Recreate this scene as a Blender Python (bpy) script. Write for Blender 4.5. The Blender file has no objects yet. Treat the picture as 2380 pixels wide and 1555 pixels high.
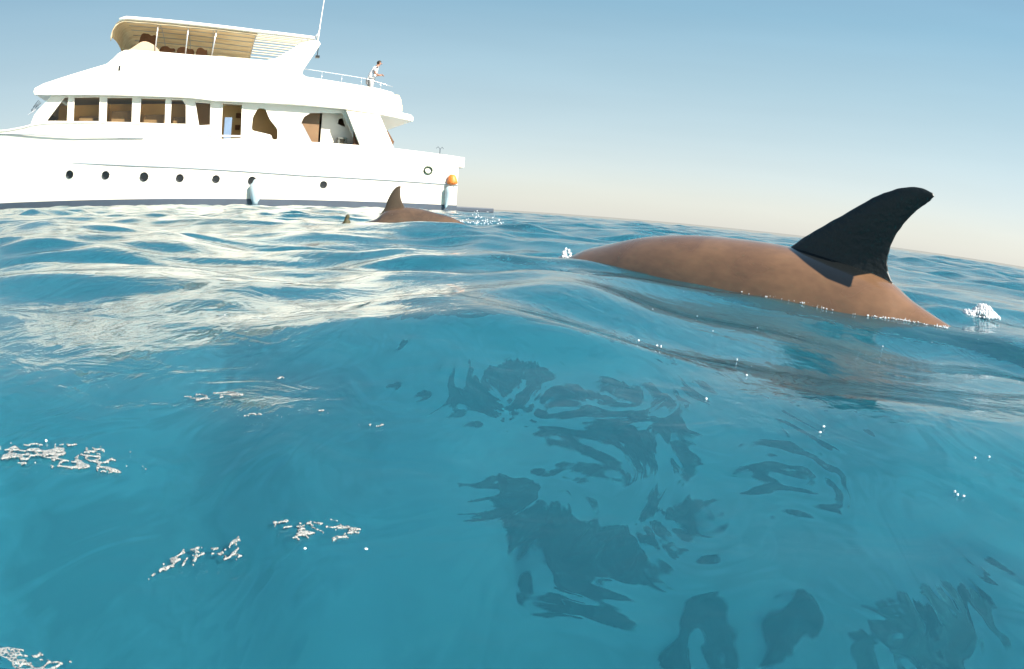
import bpy, bmesh, math, random
import numpy as np
from math import radians, sin, cos, pi, hypot
from mathutils import Vector, Matrix, geometry, noise

random.seed(7); rng = np.random.default_rng(7)
sc = bpy.context.scene
COL = sc.collection

# ------------------------------------------------------------------ camera
CAM_H = 0.20
cam_d = bpy.data.cameras.new('camera'); cam = bpy.data.objects.new('camera', cam_d); COL.objects.link(cam)
cam_d.type = 'PANO'; cam_d.panorama_type = 'FISHEYE_EQUISOLID'      # wide action camera held just above the water
cam_d.sensor_width = 36; cam_d.sensor_height = 36 * 669 / 1024; cam_d.sensor_fit = 'AUTO'
cam_d.fisheye_lens = 36 * 1650 / 2380; cam_d.fisheye_fov = radians(180)
cam_d.clip_start = 0.01; cam_d.clip_end = 60000
p_, r_ = radians(10.0), radians(3.5)
fw = Vector((0, cos(p_), -sin(p_))); rt = Vector((1, 0, 0)); up = rt.cross(fw)
rt2 = rt * cos(r_) + up * sin(r_); up2 = -rt * sin(r_) + up * cos(r_)
M = Matrix((rt2, up2, -fw)).transposed().to_4x4(); M.translation = (0, 0, CAM_H)
cam.matrix_world = M
sc.camera = cam

# ------------------------------------------------------------------ light and sky
SUN_AZ, SUN_EL = radians(127), radians(37)       # clockwise from +Y: behind the camera, to the right
world = bpy.data.worlds.new('World'); sc.world = world; world.use_nodes = True
wn = world.node_tree; wn.nodes.clear()
sky = wn.nodes.new('ShaderNodeTexSky'); sky.sky_type = 'NISHITA'; sky.sun_disc = False
sky.sun_elevation = SUN_EL; sky.sun_rotation = SUN_AZ
sky.air_density = 1.0; sky.dust_density = 0.6; sky.ozone_density = 1.0; sky.altitude = 0
bg = wn.nodes.new('ShaderNodeBackground'); bg.inputs['Strength'].default_value = 0.085
wo = wn.nodes.new('ShaderNodeOutputWorld')
# sea haze: pale towards the horizon all the way round, muted blue above
wtc = wn.nodes.new('ShaderNodeTexCoord'); wsp = wn.nodes.new('ShaderNodeSeparateXYZ'); wn.links.new(wtc.outputs['Generated'], wsp.inputs[0])
wrp = wn.nodes.new('ShaderNodeValToRGB'); cr_ = wrp.color_ramp; cr_.interpolation = 'B_SPLINE' if False else 'LINEAR'
for i_, (z_, c_) in enumerate([(0.0, (.515, .515, .485)), (.035, (.505, .52, .495)), (.075, (.45, .505, .51)), (.13, (.375, .470, .495)), (.20, (.295, .425, .475)), (.30, (.19, .345, .435)), (.55, (.10, .22, .36)), (1.0, (.07, .16, .31))]):
    e_ = cr_.elements[i_] if i_ < 2 else cr_.elements.new(z_)
    e_.position = z_; e_.color = (*c_, 1)
wn.links.new(wsp.outputs[2], wrp.inputs[0])
wsc = wn.nodes.new('ShaderNodeVectorMath'); wsc.operation = 'SCALE'; wsc.inputs[3].default_value = .70 / 0.085; wn.links.new(wrp.outputs[0], wsc.inputs[0])
wnz = wn.nodes.new('ShaderNodeTexNoise'); wnz.inputs['Scale'].default_value = 1.6; wnz.inputs['Detail'].default_value = 5
wmp = wn.nodes.new('ShaderNodeMapping'); wmp.inputs['Scale'].default_value = (1, 1, 9); wn.links.new(wtc.outputs['Generated'], wmp.inputs[0]); wn.links.new(wmp.outputs[0], wnz.inputs['Vector'])
wmr = wn.nodes.new('ShaderNodeMapRange'); wmr.inputs[3].default_value = .90; wmr.inputs[4].default_value = 1.10; wn.links.new(wnz.outputs[0], wmr.inputs[0])
wax = wn.nodes.new('ShaderNodeMath'); wax.operation = 'MULTIPLY_ADD'; wax.inputs[1].default_value = .20; wax.inputs[2].default_value = 1.0; wn.links.new(wsp.outputs[0], wax.inputs[0])
wm2 = wn.nodes.new('ShaderNodeMath'); wm2.operation = 'MULTIPLY'; wn.links.new(wax.outputs[0], wm2.inputs[0]); wn.links.new(wmr.outputs[0], wm2.inputs[1])
wml = wn.nodes.new('ShaderNodeMath'); wml.operation = 'MULTIPLY'; wml.inputs[1].default_value = .70 / 0.085; wn.links.new(wm2.outputs[0], wml.inputs[0]); wn.links.new(wml.outputs[0], wsc.inputs[3])
wmx = wn.nodes.new('ShaderNodeMix'); wmx.data_type = 'RGBA'; wmx.inputs[0].default_value = .80
wn.links.new(sky.outputs[0], wmx.inputs[6]); wn.links.new(wsc.outputs[0], wmx.inputs[7])
wn.links.new(wmx.outputs[2], bg.inputs[0]); wn.links.new(bg.outputs[0], wo.inputs[0])
sun_d = bpy.data.lights.new('sun', 'SUN'); sun = bpy.data.objects.new('sun', sun_d); COL.objects.link(sun)
sun_d.energy = 5.0; sun_d.angle = radians(0.53); sun_d.color = (1.0, 0.94, 0.84)
sun_dir = Vector((sin(SUN_AZ) * cos(SUN_EL), cos(SUN_AZ) * cos(SUN_EL), sin(SUN_EL)))
sun.rotation_euler = sun_dir.to_track_quat('Z', 'Y').to_euler()
sc.view_settings.view_transform = 'Standard'; sc.view_settings.look = 'None'
sc.view_settings.exposure = 1.05; sc.view_settings.gamma = 1.0
sc.view_settings.use_curve_mapping = False
sc.cycles.max_bounces = 10; sc.cycles.transmission_bounces = 6; sc.cycles.sample_clamp_indirect = 4.0
sc.cycles.blur_glossy = 0.3

# ------------------------------------------------------------------ helpers
def tag(o, label=None, cat=None, group=None, kind=None):
    if label: o['label'] = label
    if cat: o['category'] = cat
    if group: o['group'] = group
    if kind: o['kind'] = kind
    return o
def empty(name, loc=(0, 0, 0), rz=0, **k):
    o = bpy.data.objects.new(name, None); COL.objects.link(o); o.location = loc; o.rotation_euler = (0, 0, rz)
    return tag(o, **k)
def link_mesh(name, me, mat=None, parent=None, smooth=False):
    o = bpy.data.objects.new(name, me); COL.objects.link(o)
    if mat: me.materials.append(mat)
    if smooth:
        me.polygons.foreach_set('use_smooth', [True] * len(me.polygons))
    if parent: o.parent = parent
    return o
def obj(name, verts, faces, mat=None, parent=None, smooth=False, fix=True, bevel=0):
    me = bpy.data.meshes.new(name); me.from_pydata([tuple(map(float, v)) for v in verts], [], faces)
    if fix:
        bm = bmesh.new(); bm.from_mesh(me); bmesh.ops.remove_doubles(bm, verts=bm.verts, dist=1e-5)
        bmesh.ops.recalc_face_normals(bm, faces=bm.faces); bm.to_mesh(me); bm.free()
    o = link_mesh(name, me, mat, parent, smooth)
    if bevel:
        b = o.modifiers.new('bevel', 'BEVEL'); b.width = bevel; b.segments = 3; b.limit_method = 'ANGLE'; b.angle_limit = radians(35)
        for p in me.polygons: p.use_smooth = True
        w = o.modifiers.new('wn', 'WEIGHTED_NORMAL'); w.keep_sharp = True
    return o
class MB:
    def __init__(s): s.v = []; s.f = []
    def add(s, v, f):
        n = len(s.v); s.v += [tuple(p) for p in v]; s.f += [tuple(i + n for i in q) for q in f]; return s
    def box(s, x0, x1, y0, y1, z0, z1):
        v = [(x, y, z) for x in (x0, x1) for y in (y0, y1) for z in (z0, z1)]
        return s.add(v, [(0, 1, 3, 2), (4, 6, 7, 5), (0, 4, 5, 1), (2, 3, 7, 6), (0, 2, 6, 4), (1, 5, 7, 3)])
    def tube(s, pts, r, n=8, close=False):
        pts = [Vector(p) for p in pts]; rings = []; N = len(pts)
        rr = r if isinstance(r, (list, tuple)) else [r] * N
        for i, p in enumerate(pts):
            if close: d = pts[(i + 1) % N] - pts[i - 1]
            else: d = pts[min(i + 1, N - 1)] - pts[max(i - 1, 0)]
            d.normalize(); a = d.orthogonal() if abs(d.z) > .95 else d.cross(Vector((0, 0, 1))); a.normalize(); b = d.cross(a)
            rings.append([p + (a * cos(2 * pi * k / n) + b * sin(2 * pi * k / n)) * rr[i] for k in range(n)])
        v = [q for R in rings for q in R]; f = []
        for i in range(N if close else N - 1):
            j = (i + 1) % N
            for k in range(n):
                f.append((i * n + k, i * n + (k + 1) % n, j * n + (k + 1) % n, j * n + k))
        if not close: f += [tuple(range(n))[::-1], tuple((N - 1) * n + k for k in range(n))]
        return s.add(v, f)
    def build(s, name, mat, parent=None, smooth=False, bevel=0): return obj(name, s.v, s.f, mat, parent, smooth, True, bevel)

def plate(outer, holes, y0, y1, swap=None):
    """solid plate in the X-Z plane between y0 and y1 with holes; returns verts, faces"""
    loops = [list(outer)] + [list(h) for h in holes]
    flat = [p for l in loops for p in l]
    tris = geometry.tessellate_polygon([[Vector((p[0], p[1], 0)) for p in l] for l in loops])
    n = len(flat); v = [(p[0], y0, p[1]) for p in flat] + [(p[0], y1, p[1]) for p in flat]
    f = [tuple(t) for t in tris] + [tuple(i + n for i in t[::-1]) for t in tris]
    k = 0
    for l in loops:
        m = len(l)
        for i in range(m): a, b = k + i, k + (i + 1) % m; f.append((a, b, b + n, a + n))
        k += m
    return v, f
def cr(xs, xp, fp):
    """smooth (monotone-ish) cubic interpolation"""
    xp = np.array(xp, float); fp = np.array(fp, float)
    if xp[0] > xp[-1]: xp, fp = xp[::-1], fp[::-1]
    m = np.gradient(fp, xp); xs = np.asarray(xs, float)
    i = np.clip(np.searchsorted(xp, xs) - 1, 0, len(xp) - 2); h = xp[i + 1] - xp[i]; t = np.clip((xs - xp[i]) / h, 0, 1)
    return (2*t**3 - 3*t**2 + 1) * fp[i] + (t**3 - 2*t**2 + t) * h * m[i] + (-2*t**3 + 3*t**2) * fp[i+1] + (t**3 - t**2) * h * m[i+1]
def smooth_loop(pts, n=6):
    out = []; N = len(pts)
    for i in range(N):
        p0, p1, p2, p3 = [np.array(pts[(i + k) % N], float) for k in (-1, 0, 1, 2)]
        for k in range(n):
            t = k / n
            out.append(tuple(.5 * ((2*p1) + (-p0+p2)*t + (2*p0-5*p1+4*p2-p3)*t*t + (-p0+3*p1-3*p2+p3)*t**3)))
    return out
def round_poly(pts, rads, n=5):
    out = []; N = len(pts)
    for i in range(N):
        r = rads[i] if isinstance(rads, (list, tuple)) else rads
        p = Vector(pts[i]); a = Vector(pts[i - 1]) - p; b = Vector(pts[(i + 1) % N]) - p
        if r <= 0: out.append(tuple(p)); continue
        r = min(r, a.length * .49, b.length * .49); A = p + a.normalized() * r; B = p + b.normalized() * r
        for k in range(n + 1):
            t = k / n; out.append(tuple(A * (1 - t) ** 2 + p * 2 * t * (1 - t) + B * t * t))
    return out

# ------------------------------------------------------------------ materials
def nt(m): m.use_nodes = True; t = m.node_tree; t.nodes.clear(); return t
def N(t, typ, **k):
    n = t.nodes.new('ShaderNode' + typ)
    for a, b in k.items(): setattr(n, a, b)
    return n
def pbr(name, col, rough=.5, spec=.5, var=0.0, scale=3.0, bump=0.0, metal=0, sub=0, coat=0, col2=None, bscale=None):
    m = bpy.data.materials.new(name); t = nt(m); L = t.links.new
    p = N(t, 'BsdfPrincipled'); o = N(t, 'OutputMaterial'); L(p.outputs[0], o.inputs[0])
    p.inputs['Roughness'].default_value = rough; p.inputs['Specular IOR Level'].default_value = spec; p.inputs['Metallic'].default_value = metal
    p.inputs['Coat Weight'].default_value = coat; p.inputs['Coat Roughness'].default_value = .08
    if sub: p.inputs['Subsurface Weight'].default_value = sub; p.inputs['Subsurface Scale'].default_value = .02
    tc = N(t, 'TexCoord')
    if var or col2:
        nz = N(t, 'TexNoise'); nz.inputs['Scale'].default_value = scale; nz.inputs['Detail'].default_value = 6
        L(tc.outputs['Object'], nz.inputs['Vector'])
        mx = N(t, 'Mix', data_type='RGBA'); L(nz.outputs[0], mx.inputs[0])
        c2 = col2 or tuple(c * (1 - var) for c in col)
        mx.inputs[6].default_value = (*col, 1); mx.inputs[7].default_value = (*c2, 1); L(mx.outputs[2], p.inputs['Base Color'])
    else: p.inputs['Base Color'].default_value = (*col, 1)
    if bump:
        nb = N(t, 'TexNoise'); nb.inputs['Scale'].default_value = bscale or scale * 4; nb.inputs['Detail'].default_value = 5
        L(tc.outputs['Object'], nb.inputs['Vector'])
        b = N(t, 'Bump'); b.inputs['Strength'].default_value = bump; b.inputs['Distance'].default_value = .02
        L(nb.outputs[0], b.inputs['Height']); L(b.outputs[0], p.inputs['Normal'])
    return m
M_WHITE = pbr('white_gelcoat', (.85, .79, .67), .28, .5, .05, .6, .02, coat=.3)
M_GREY = pbr('grey_boot_paint', (.07, .09, .12), .45, var=.3, scale=2)
M_LINE = pbr('grey_moulding', (.38, .40, .42), .4)
M_BLACK = pbr('black_rubber', (.012, .014, .015), .35)
M_BROWN = pbr('brown_joinery', (.26, .15, .07), .4, var=.35, scale=2.5)
M_TAN = pbr('tan_cushion', (.62, .47, .31), .8, var=.25, scale=4, bump=.2)
M_DARKBROWN = pbr('dark_brown_fabric', (.17, .08, .035), .8, var=.6, scale=5, bump=.3)
M_RAIL = pbr('steel_rail', (.75, .75, .75), .25, metal=.6)
M_BLUE = pbr('blue_grey_panel', (.16, .24, .36), .5, var=.2)
M_ORANGE = pbr('orange_ring', (.85, .22, .03), .5, var=.2, scale=4)
M_FENDER = pbr('pale_blue_fender', (.50, .62, .66), .45, var=.15, scale=3)
M_YELLOW = pbr('cream_yellow_canister', (.85, .66, .38), .5)
M_OLIVE = pbr('olive_weed', (.075, .065, .02), .6, var=.5, scale=20, bump=.4)
M_DGREEN = pbr('grey_green_furniture', (.13, .14, .12), .6, var=.3)
M_SKIN = pbr('skin', (.42, .20, .12), .5, var=.15, scale=10)
M_HAIR = pbr('dark_hair', (.03, .022, .012), .6)
M_SHIRT = pbr('white_cotton_shirt', (.82, .82, .84), .85, var=.06, scale=8, bump=.2)
M_TROU = pbr('light_grey_trousers', (.42, .42, .42), .85, var=.1)
M_DECK = pbr('deck_white', (.72, .70, .66), .6, var=.1)

def canvas_mat():
    m = bpy.data.materials.new('cream_canvas'); t = nt(m); L = t.links.new
    tc = N(t, 'TexCoord'); mp = N(t, 'Mapping'); mp.inputs['Scale'].default_value = (.35, 1.6, 1)
    nz = N(t, 'TexNoise'); nz.inputs['Scale'].default_value = 2.2; nz.inputs['Detail'].default_value = 6; nz.inputs['Roughness'].default_value = .65
    L(tc.outputs['Object'], mp.inputs[0]); L(mp.outputs[0], nz.inputs['Vector'])
    mx = N(t, 'Mix', data_type='RGBA'); mx.inputs[6].default_value = (.86, .76, .55, 1); mx.inputs[7].default_value = (.66, .50, .28, 1)
    rp = N(t, 'ValToRGB'); rp.color_ramp.elements[0].position = .35; rp.color_ramp.elements[1].position = .75
    L(nz.outputs[0], rp.inputs[0]); L(rp.outputs[0], mx.inputs[0])
    d = N(t, 'BsdfDiffuse'); tr = N(t, 'BsdfTranslucent'); ms = N(t, 'MixShader'); ms.inputs[0].default_value = .3
    bp = N(t, 'Bump'); bp.inputs['Strength'].default_value = .5; bp.inputs['Distance'].default_value = .06
    L(nz.outputs[0], bp.inputs['Height']); L(bp.outputs[0], d.inputs['Normal'])
    L(mx.outputs[2], d.inputs[0]); L(mx.outputs[2], tr.inputs[0]); L(d.outputs[0], ms.inputs[1]); L(tr.outputs[0], ms.inputs[2])
    o = N(t, 'OutputMaterial'); L(ms.outputs[0], o.inputs[0]); return m
M_CANVAS = canvas_mat()

def window_glass():
    m = bpy.data.materials.new('brown_tinted_glass'); t = nt(m); L = t.links.new
    tr = N(t, 'BsdfTransparent'); tr.inputs[0].default_value = (.86, .76, .60, 1)
    gl = N(t, 'BsdfGlossy'); gl.inputs['Roughness'].default_value = .04
    fr = N(t, 'Fresnel'); fr.inputs[0].default_value = 1.5
    ms = N(t, 'MixShader'); L(fr.outputs[0], ms.inputs[0]); L(tr.outputs[0], ms.inputs[1]); L(gl.outputs[0], ms.inputs[2])
    o = N(t, 'OutputMaterial'); L(ms.outputs[0], o.inputs[0]); return m
M_GLASS = window_glass()

def water_mat():
    m = bpy.data.materials.new('sea_water'); t = nt(m); L = t.links.new
    geo = N(t, 'NewGeometry')
    # wind ripples: fine relief, patchy as gusts make it
    mp = N(t, 'Mapping'); mp.inputs['Scale'].default_value = (1, 1, 0.0); L(geo.outputs['Position'], mp.inputs[0])
    patch = N(t, 'TexNoise'); patch.inputs['Scale'].default_value = 1.1; patch.inputs['Detail'].default_value = 3; L(mp.outputs[0], patch.inputs['Vector'])
    pr = N(t, 'MapRange'); pr.inputs[1].default_value = .42; pr.inputs[2].default_value = .66; pr.inputs[3].default_value = .12; pr.inputs[4].default_value = 1.0
    L(patch.outputs[0], pr.inputs[0])
    n1 = N(t, 'TexNoise'); n1.inputs['Scale'].default_value = 9; n1.inputs['Detail'].default_value = 5; n1.inputs['Roughness'].default_value = .5; n1.inputs['Distortion'].default_value = .8
    L(mp.outputs[0], n1.inputs['Vector'])
    mp2 = N(t, 'Mapping'); mp2.inputs['Scale'].default_value = (1, .35, 0.0); mp2.inputs['Rotation'].default_value = (0, 0, .5); L(geo.outputs['Position'], mp2.inputs[0])
    n2 = N(t, 'TexNoise'); n2.inputs['Scale'].default_value = 34; n2.inputs['Detail'].default_value = 3; L(mp2.outputs[0], n2.inputs['Vector'])
    b1 = N(t, 'Bump'); b1.inputs['Distance'].default_value = .010; b1.inputs['Strength'].default_value = .40
    L(n1.outputs[0], b1.inputs['Height'])
    mu = N(t, 'Math', operation='MULTIPLY'); mu.inputs[1].default_value = .7; L(pr.outputs[0], mu.inputs[0])
    b2 = N(t, 'Bump'); b2.inputs['Distance'].default_value = .0048; L(mu.outputs[0], b2.inputs['Strength']); L(n2.outputs[0], b2.inputs['Height'])
    L(b1.outputs[0], b2.inputs['Normal'])
    nor = b2.outputs[0]
    big = N(t, 'TexNoise'); big.inputs['Scale'].default_value = 1.6; big.inputs['Detail'].default_value = 4; L(mp.outputs[0], big.inputs['Vector'])
    dc = N(t, 'Mix', data_type='RGBA'); dc.inputs[6].default_value = (.018, .165, .250, 1); dc.inputs[7].default_value = (.036, .275, .365, 1); L(big.outputs[0], dc.inputs[0])
    df = N(t, 'BsdfDiffuse'); L(dc.outputs[2], df.inputs[0]); L(nor, df.inputs['Normal'])
    rf = N(t, 'BsdfRefraction'); rf.inputs['IOR'].default_value = 1.33; rf.inputs['Roughness'].default_value = .075; rf.inputs[0].default_value = (.23, .66, .82, 1); mp3 = N(t, 'Mapping'); mp3.inputs['Scale'].default_value = (1, .55, 0); mp3.inputs['Rotation'].default_value = (0, 0, -.35); L(geo.outputs['Position'], mp3.inputs[0])
    n3 = N(t, 'TexNoise'); n3.inputs['Scale'].default_value = 11; n3.inputs['Detail'].default_value = 1.5; n3.inputs['Distortion'].default_value = 1.6; L(mp3.outputs[0], n3.inputs['Vector'])
    b3 = N(t, 'Bump'); b3.inputs['Distance'].default_value = .030; b3.inputs['Strength'].default_value = .24; L(n3.outputs[0], b3.inputs['Height']); L(b3.outputs[0], rf.inputs['Normal'])
    body = N(t, 'MixShader'); body.inputs[0].default_value = .31; L(rf.outputs[0], body.inputs[1]); L(df.outputs[0], body.inputs[2])
    gl = N(t, 'BsdfGlossy'); gl.inputs['Roughness'].default_value = .02; L(nor, gl.inputs['Normal'])
    fr = N(t, 'Fresnel'); fr.inputs[0].default_value = 1.39; L(nor, fr.inputs['Normal'])
    ms = N(t, 'MixShader'); L(fr.outputs[0], ms.inputs[0]); L(body.outputs[0], ms.inputs[1]); L(gl.outputs[0], ms.inputs[2])
    o = N(t, 'OutputMaterial'); L(ms.outputs[0], o.inputs[0]); return m
M_WATER = water_mat()

# ------------------------------------------------------------------ sea surface
wl = np.exp(rng.uniform(np.log(.22), np.log(3.4), 84))
wd = rng.normal(radians(70), radians(48), 84)
wph = rng.uniform(0, 2 * pi, 84)
wsl = .020 * (.7 + .6 * rng.random(84)) * np.where(wl < .36, .55, np.where(wl < 1.3, 1.2, 1.0))
wamp = wsl * wl / (2 * pi)
def sea_disp(x, y, spacing):
    """Gerstner sum; spacing = local mesh spacing used to fade waves too short to mesh"""
    dx = np.zeros_like(x); dy = np.zeros_like(x); dz = np.zeros_like(x)
    qx, qy = x + .10 * np.sin(1.9 * y + .6) + .05 * np.sin(4.3 * x + 1.), y + .10 * np.sin(1.6 * x) + .05 * np.sin(4.9 * y + 2.)
    env = .85 + .35 * np.sin(.83 * x + .4 * y + 1.3) * np.sin(.71 * y - .3 * x)
    r = np.hypot(x, y)
    near = .42 + .58 * np.clip((r - .6) / .7, 0, 1) ** 1.1      # calm glassy face right in front of the swimmer
    for l, d, p, a in zip(wl, wd, wph, wamp):
        k = 2 * pi / l; f = np.clip((l / spacing - 2.2) / 3.0, 0, 1)
        att = f * env * (near if l < 1.6 else 1.0)
        ph = k * (qx * cos(d) + qy * sin(d)) + p
        s, c = np.sin(ph), np.cos(ph)
        dz += a * att * c; dx -= .75 * a * att * s * cos(d); dy -= .75 * a * att * s * sin(d)
    az = np.arctan2(x, y)
    rc = cr(az, [-3.2, -1.4, -.66, -.2, .04, .22, .48, .68, 1.4, 3.2], [.7, .66, .68, .86, 1.16, 1.22, .98, .94, .8, .7])
    rc = rc + .05 * np.sin(az * 9 + 1) + .03 * np.sin(az * 21)
    sw = np.where(r < rc, np.exp(-((r - rc) / .32) ** 2), np.exp(-((r - rc) / .45) ** 2))
    dz += cr(az, [-3.2, -.5, -.15, .12, .7, 3.2], [.036, .038, .034, .010, .011, .03]) * sw
    return dx, dy, dz
def sea():
    ang = np.concatenate([np.linspace(-56, 56, 900), np.linspace(56, 304, 150)[1:-1]]) * pi / 180
    rad = np.exp(np.linspace(np.log(.10), np.log(60), 760))
    rad = np.concatenate([rad, np.exp(np.linspace(np.log(60), np.log(30000), 60))[1:]])
    A, R = np.meshgrid(ang, rad); x = R * np.sin(A); y = R * np.cos(A)
    dr = np.gradient(rad)[:, None] * np.ones_like(A)
    da = np.gradient(ang)[None, :] * R; da = np.where(np.abs(A) < 1, R * .0022, R * .03)
    dx, dy, dz = sea_disp(x, y, np.maximum(dr * .7, da))
    na, nr = len(ang), len(rad)
    co = np.stack([x + dx, y + dy, dz], -1).reshape(-1, 3)
    co = np.vstack([co, [[0, 0, float(dz[0].mean())]]])
    i = np.arange(nr - 1)[:, None] * na; j = np.arange(na)[None, :]; j2 = (j + 1) % na
    q = np.stack([i + j, i + j2, i + na + j2, i + na + j], -1).reshape(-1, 4)[:, ::-1]
    me = bpy.data.meshes.new('sea'); c = nr * na
    tri = np.stack([np.arange(na), (np.arange(na) + 1) % na, np.full(na, c)], -1)
    nv = len(co); me.vertices.add(nv); me.vertices.foreach_set('co', co.ravel())
    loops = np.concatenate([q.ravel(), tri.ravel()]); me.loops.add(len(loops)); me.loops.foreach_set('vertex_index', loops)
    nq, ntri = len(q), len(tri); me.polygons.add(nq + ntri)
    st = np.concatenate([np.arange(nq) * 4, nq * 4 + np.arange(ntri) * 3]); me.polygons.foreach_set('loop_start', st)
    me.update(calc_edges=True)
    me.polygons.foreach_set('use_smooth', np.ones(nq + ntri, bool))
    n = me.polygons[0].normal
    if n.z < 0: me.flip_normals()
    o = link_mesh('sea', me, M_WATER); tag(o, 'clear turquoise sea surface with small choppy waves', kind='structure'); return o
sea()
def sea_z(x, y):
    X = np.array([float(x)]); Y = np.array([float(y)])
    return float(sea_disp(X, Y, np.array([.01]))[2][0])

# ------------------------------------------------------------------ seabed and reef
SEABED = -2.7
M_SAND = pbr('sand_seabed', (.76, .71, .60), .9, var=.45, scale=.9, bump=.3)
_t = M_SAND.node_tree; _mx = [q for q in _t.nodes if q.type == 'MIX'][0]; _nz = _mx.inputs[0].links[0].from_node
_r = _t.nodes.new('ShaderNodeValToRGB'); _r.color_ramp.elements[0].position = .42; _r.color_ramp.elements[1].position = .68; _t.links.new(_nz.outputs[0], _r.inputs[0]); _t.links.new(_r.outputs[0], _mx.inputs[0])
M_REEF = pbr('dark_coral', (.014, .02, .018), .9, var=.5, scale=5, bump=.8, col2=(.05, .06, .045))
M_REEF_PALE = pbr('pale_coral', (.30, .25, .19), .9, var=.5, scale=5, bump=.8, col2=(.12, .11, .09))
def seabed():
    xs = np.concatenate([-np.exp(np.linspace(9, 2.2, 14)), np.linspace(-8, 8, 90), np.exp(np.linspace(2.2, 9, 14))])
    ys = np.concatenate([-np.exp(np.linspace(9, 1.2, 14)), np.linspace(-3, 14, 95), np.exp(np.linspace(2.7, 9, 14))])
    v = []
    for y in ys:
        for x in xs:
            z = SEABED + .16 * noise.noise(Vector((x * .5, y * .5, 0))) + .05 * noise.noise(Vector((x * 2, y * 2, 3))) if abs(x) < 9 and -4 < y < 15 else SEABED
            v.append((x, y, z))
    n = len(xs); f = [(j * n + i, j * n + i + 1, (j + 1) * n + i + 1, (j + 1) * n + i) for j in range(len(ys) - 1) for i in range(n - 1)]
    tag(obj('seabed', v, f, M_SAND, smooth=True, fix=False), 'pale sandy seabed under the clear water', kind='structure')
seabed()
def reef(cx, cy, lx, ly, rot, h, seed, label, mat=M_REEF, name='reef_rock', cat='reef rock'):
    """a ragged low coral mound standing on the sand"""
    n = 64; v = []; f = []; nr = 26
    for i in range(nr + 1):
        t = i / nr
        for k in range(n):
            a = 2 * pi * k / n; ca, sa = cos(a), sin(a)
            e = 1 + .42 * noise.noise(Vector((ca * 1.3, sa * 1.3, seed))) + .30 * noise.noise(Vector((ca * 3.5, sa * 3.5, seed + 5))) + .16 * noise.noise(Vector((ca * 9, sa * 9, seed + 9)))
            x, y = ca * t * e * lx, sa * t * e * ly
            z = h * (1 - t ** 2.2) * (.65 + .9 * noise.noise(Vector((x * 5, y * 5, seed)))) + .05 * noise.noise(Vector((x * 16, y * 16, seed)))
            v.append((x, y, z if i < nr else -.25))
    for i in range(nr):
        for k in range(n): f.append((i * n + k, i * n + (k + 1) % n, (i + 1) * n + (k + 1) % n, (i + 1) * n + k))
    o = obj(name, v, f, mat, smooth=True); o.location = (cx, cy, SEABED + .02); o.rotation_euler = (0, 0, rot)
    return tag(o, label, cat, 'dark reef rocks under the water')
reef(-.12, 4.05, .40, .30, .1, .32, 1, 'dark bushy reef rock, farthest left of the submerged patches')
reef(.42, 3.62, .25, .18, 0, .22, 2, 'dark reef rock just right of the farthest left patch, nearest the far dolphin')
reef(.70, 3.42, .27, .20, .2, .22, 12, 'dark reef rock right of centre in the far row, striped by ripples')
reef(.02, 3.04, .27, .17, 0, .25, 3, 'dark reef rock at the upper left end of the long diagonal reef')
reef(.30, 2.82, .28, .16, -.5, .25, 4, 'middle dark rock of the long diagonal reef')
reef(.52, 2.66, .33, .20, -.3, .30, 5, 'largest dark reef rock at the lower right end of the long diagonal reef')
reef(.74, 3.02, .11, .08, 0, .12, 6, 'small dark reef rock above the triangular patch')
reef(.90, 2.90, .18, .14, .4, .25, 7, 'triangular dark reef rock right of the long diagonal reef')
reef(1.44, 3.10, .24, .11, -.3, .2, 8, 'narrow dark reef rock farthest right in the middle distance')
reef(.96, 2.22, .36, .15, -.15, .28, 9, 'dark reef rock at the bottom edge right of the centre')
reef(.38, 2.50, .18, .06, -.2, .14, 10, 'thin dark reef rock below the long diagonal reef')
reef(1.74, 1.92, .25, .2, -.5, .30, 11, 'pale brown reef rock in the bottom right corner', M_REEF_PALE)
reef(2.02, 1.98, .05, .14, -.4, .2, 14, 'slim dark reef rock beside the pale brown rock in the corner')

# ------------------------------------------------------------------ motor yacht
BD, BAZ = 34.0, radians(-25)
bo = Vector((sin(BAZ), cos(BAZ), 0)) * BD
yacht = empty('motor_yacht', bo, -BAZ, label='large white motor yacht with two decks and a cream sun canopy', cat='yacht')
def K(Y): return (BD + Y) / BD
def S(pts, Y):                        # outline measured on the near side, carried back to depth Y
    k = K(Y); return [(-x * k, CAM_H + (z - CAM_H) * k) for x, z in pts]
def P3(X, Y, Z): return (-X, Y, Z)    # X towards the bow, Y away from the viewer, Z up; local x runs aft
def hull_y(X, z):
    sd = 1 - max(0, (X - 6.0) / 13) ** 1.8; sw = 1 - max(0, (X - 1.5) / 15.0) ** 1.4 if X < 16.5 else 0
    t = max(0, min(1, z / 3.6)) ** 1.15
    s = max(0.015, sw * (1 - t) + sd * t)
    if z < 0: s *= 1 - .5 * min(1, (-z / 1.2)) ** 2
    return 3.8 - 3.8 * s
shX = [-12.56, -11, -9, -7.2, -5.2, -.35, -.15, .9, 1.35, 5, 8.6, 9.4, 10, 11, 14, 19]
shZ = [2.74, 2.84, 2.95, 3.01, 3.06, 3.09, 3.12, 3.60, 3.76, 3.90, 4.02, 3.98, 3.88, 3.80, 3.95, 4.35]
def sheer(X): return float(np.interp(X, shX, shZ))
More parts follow.
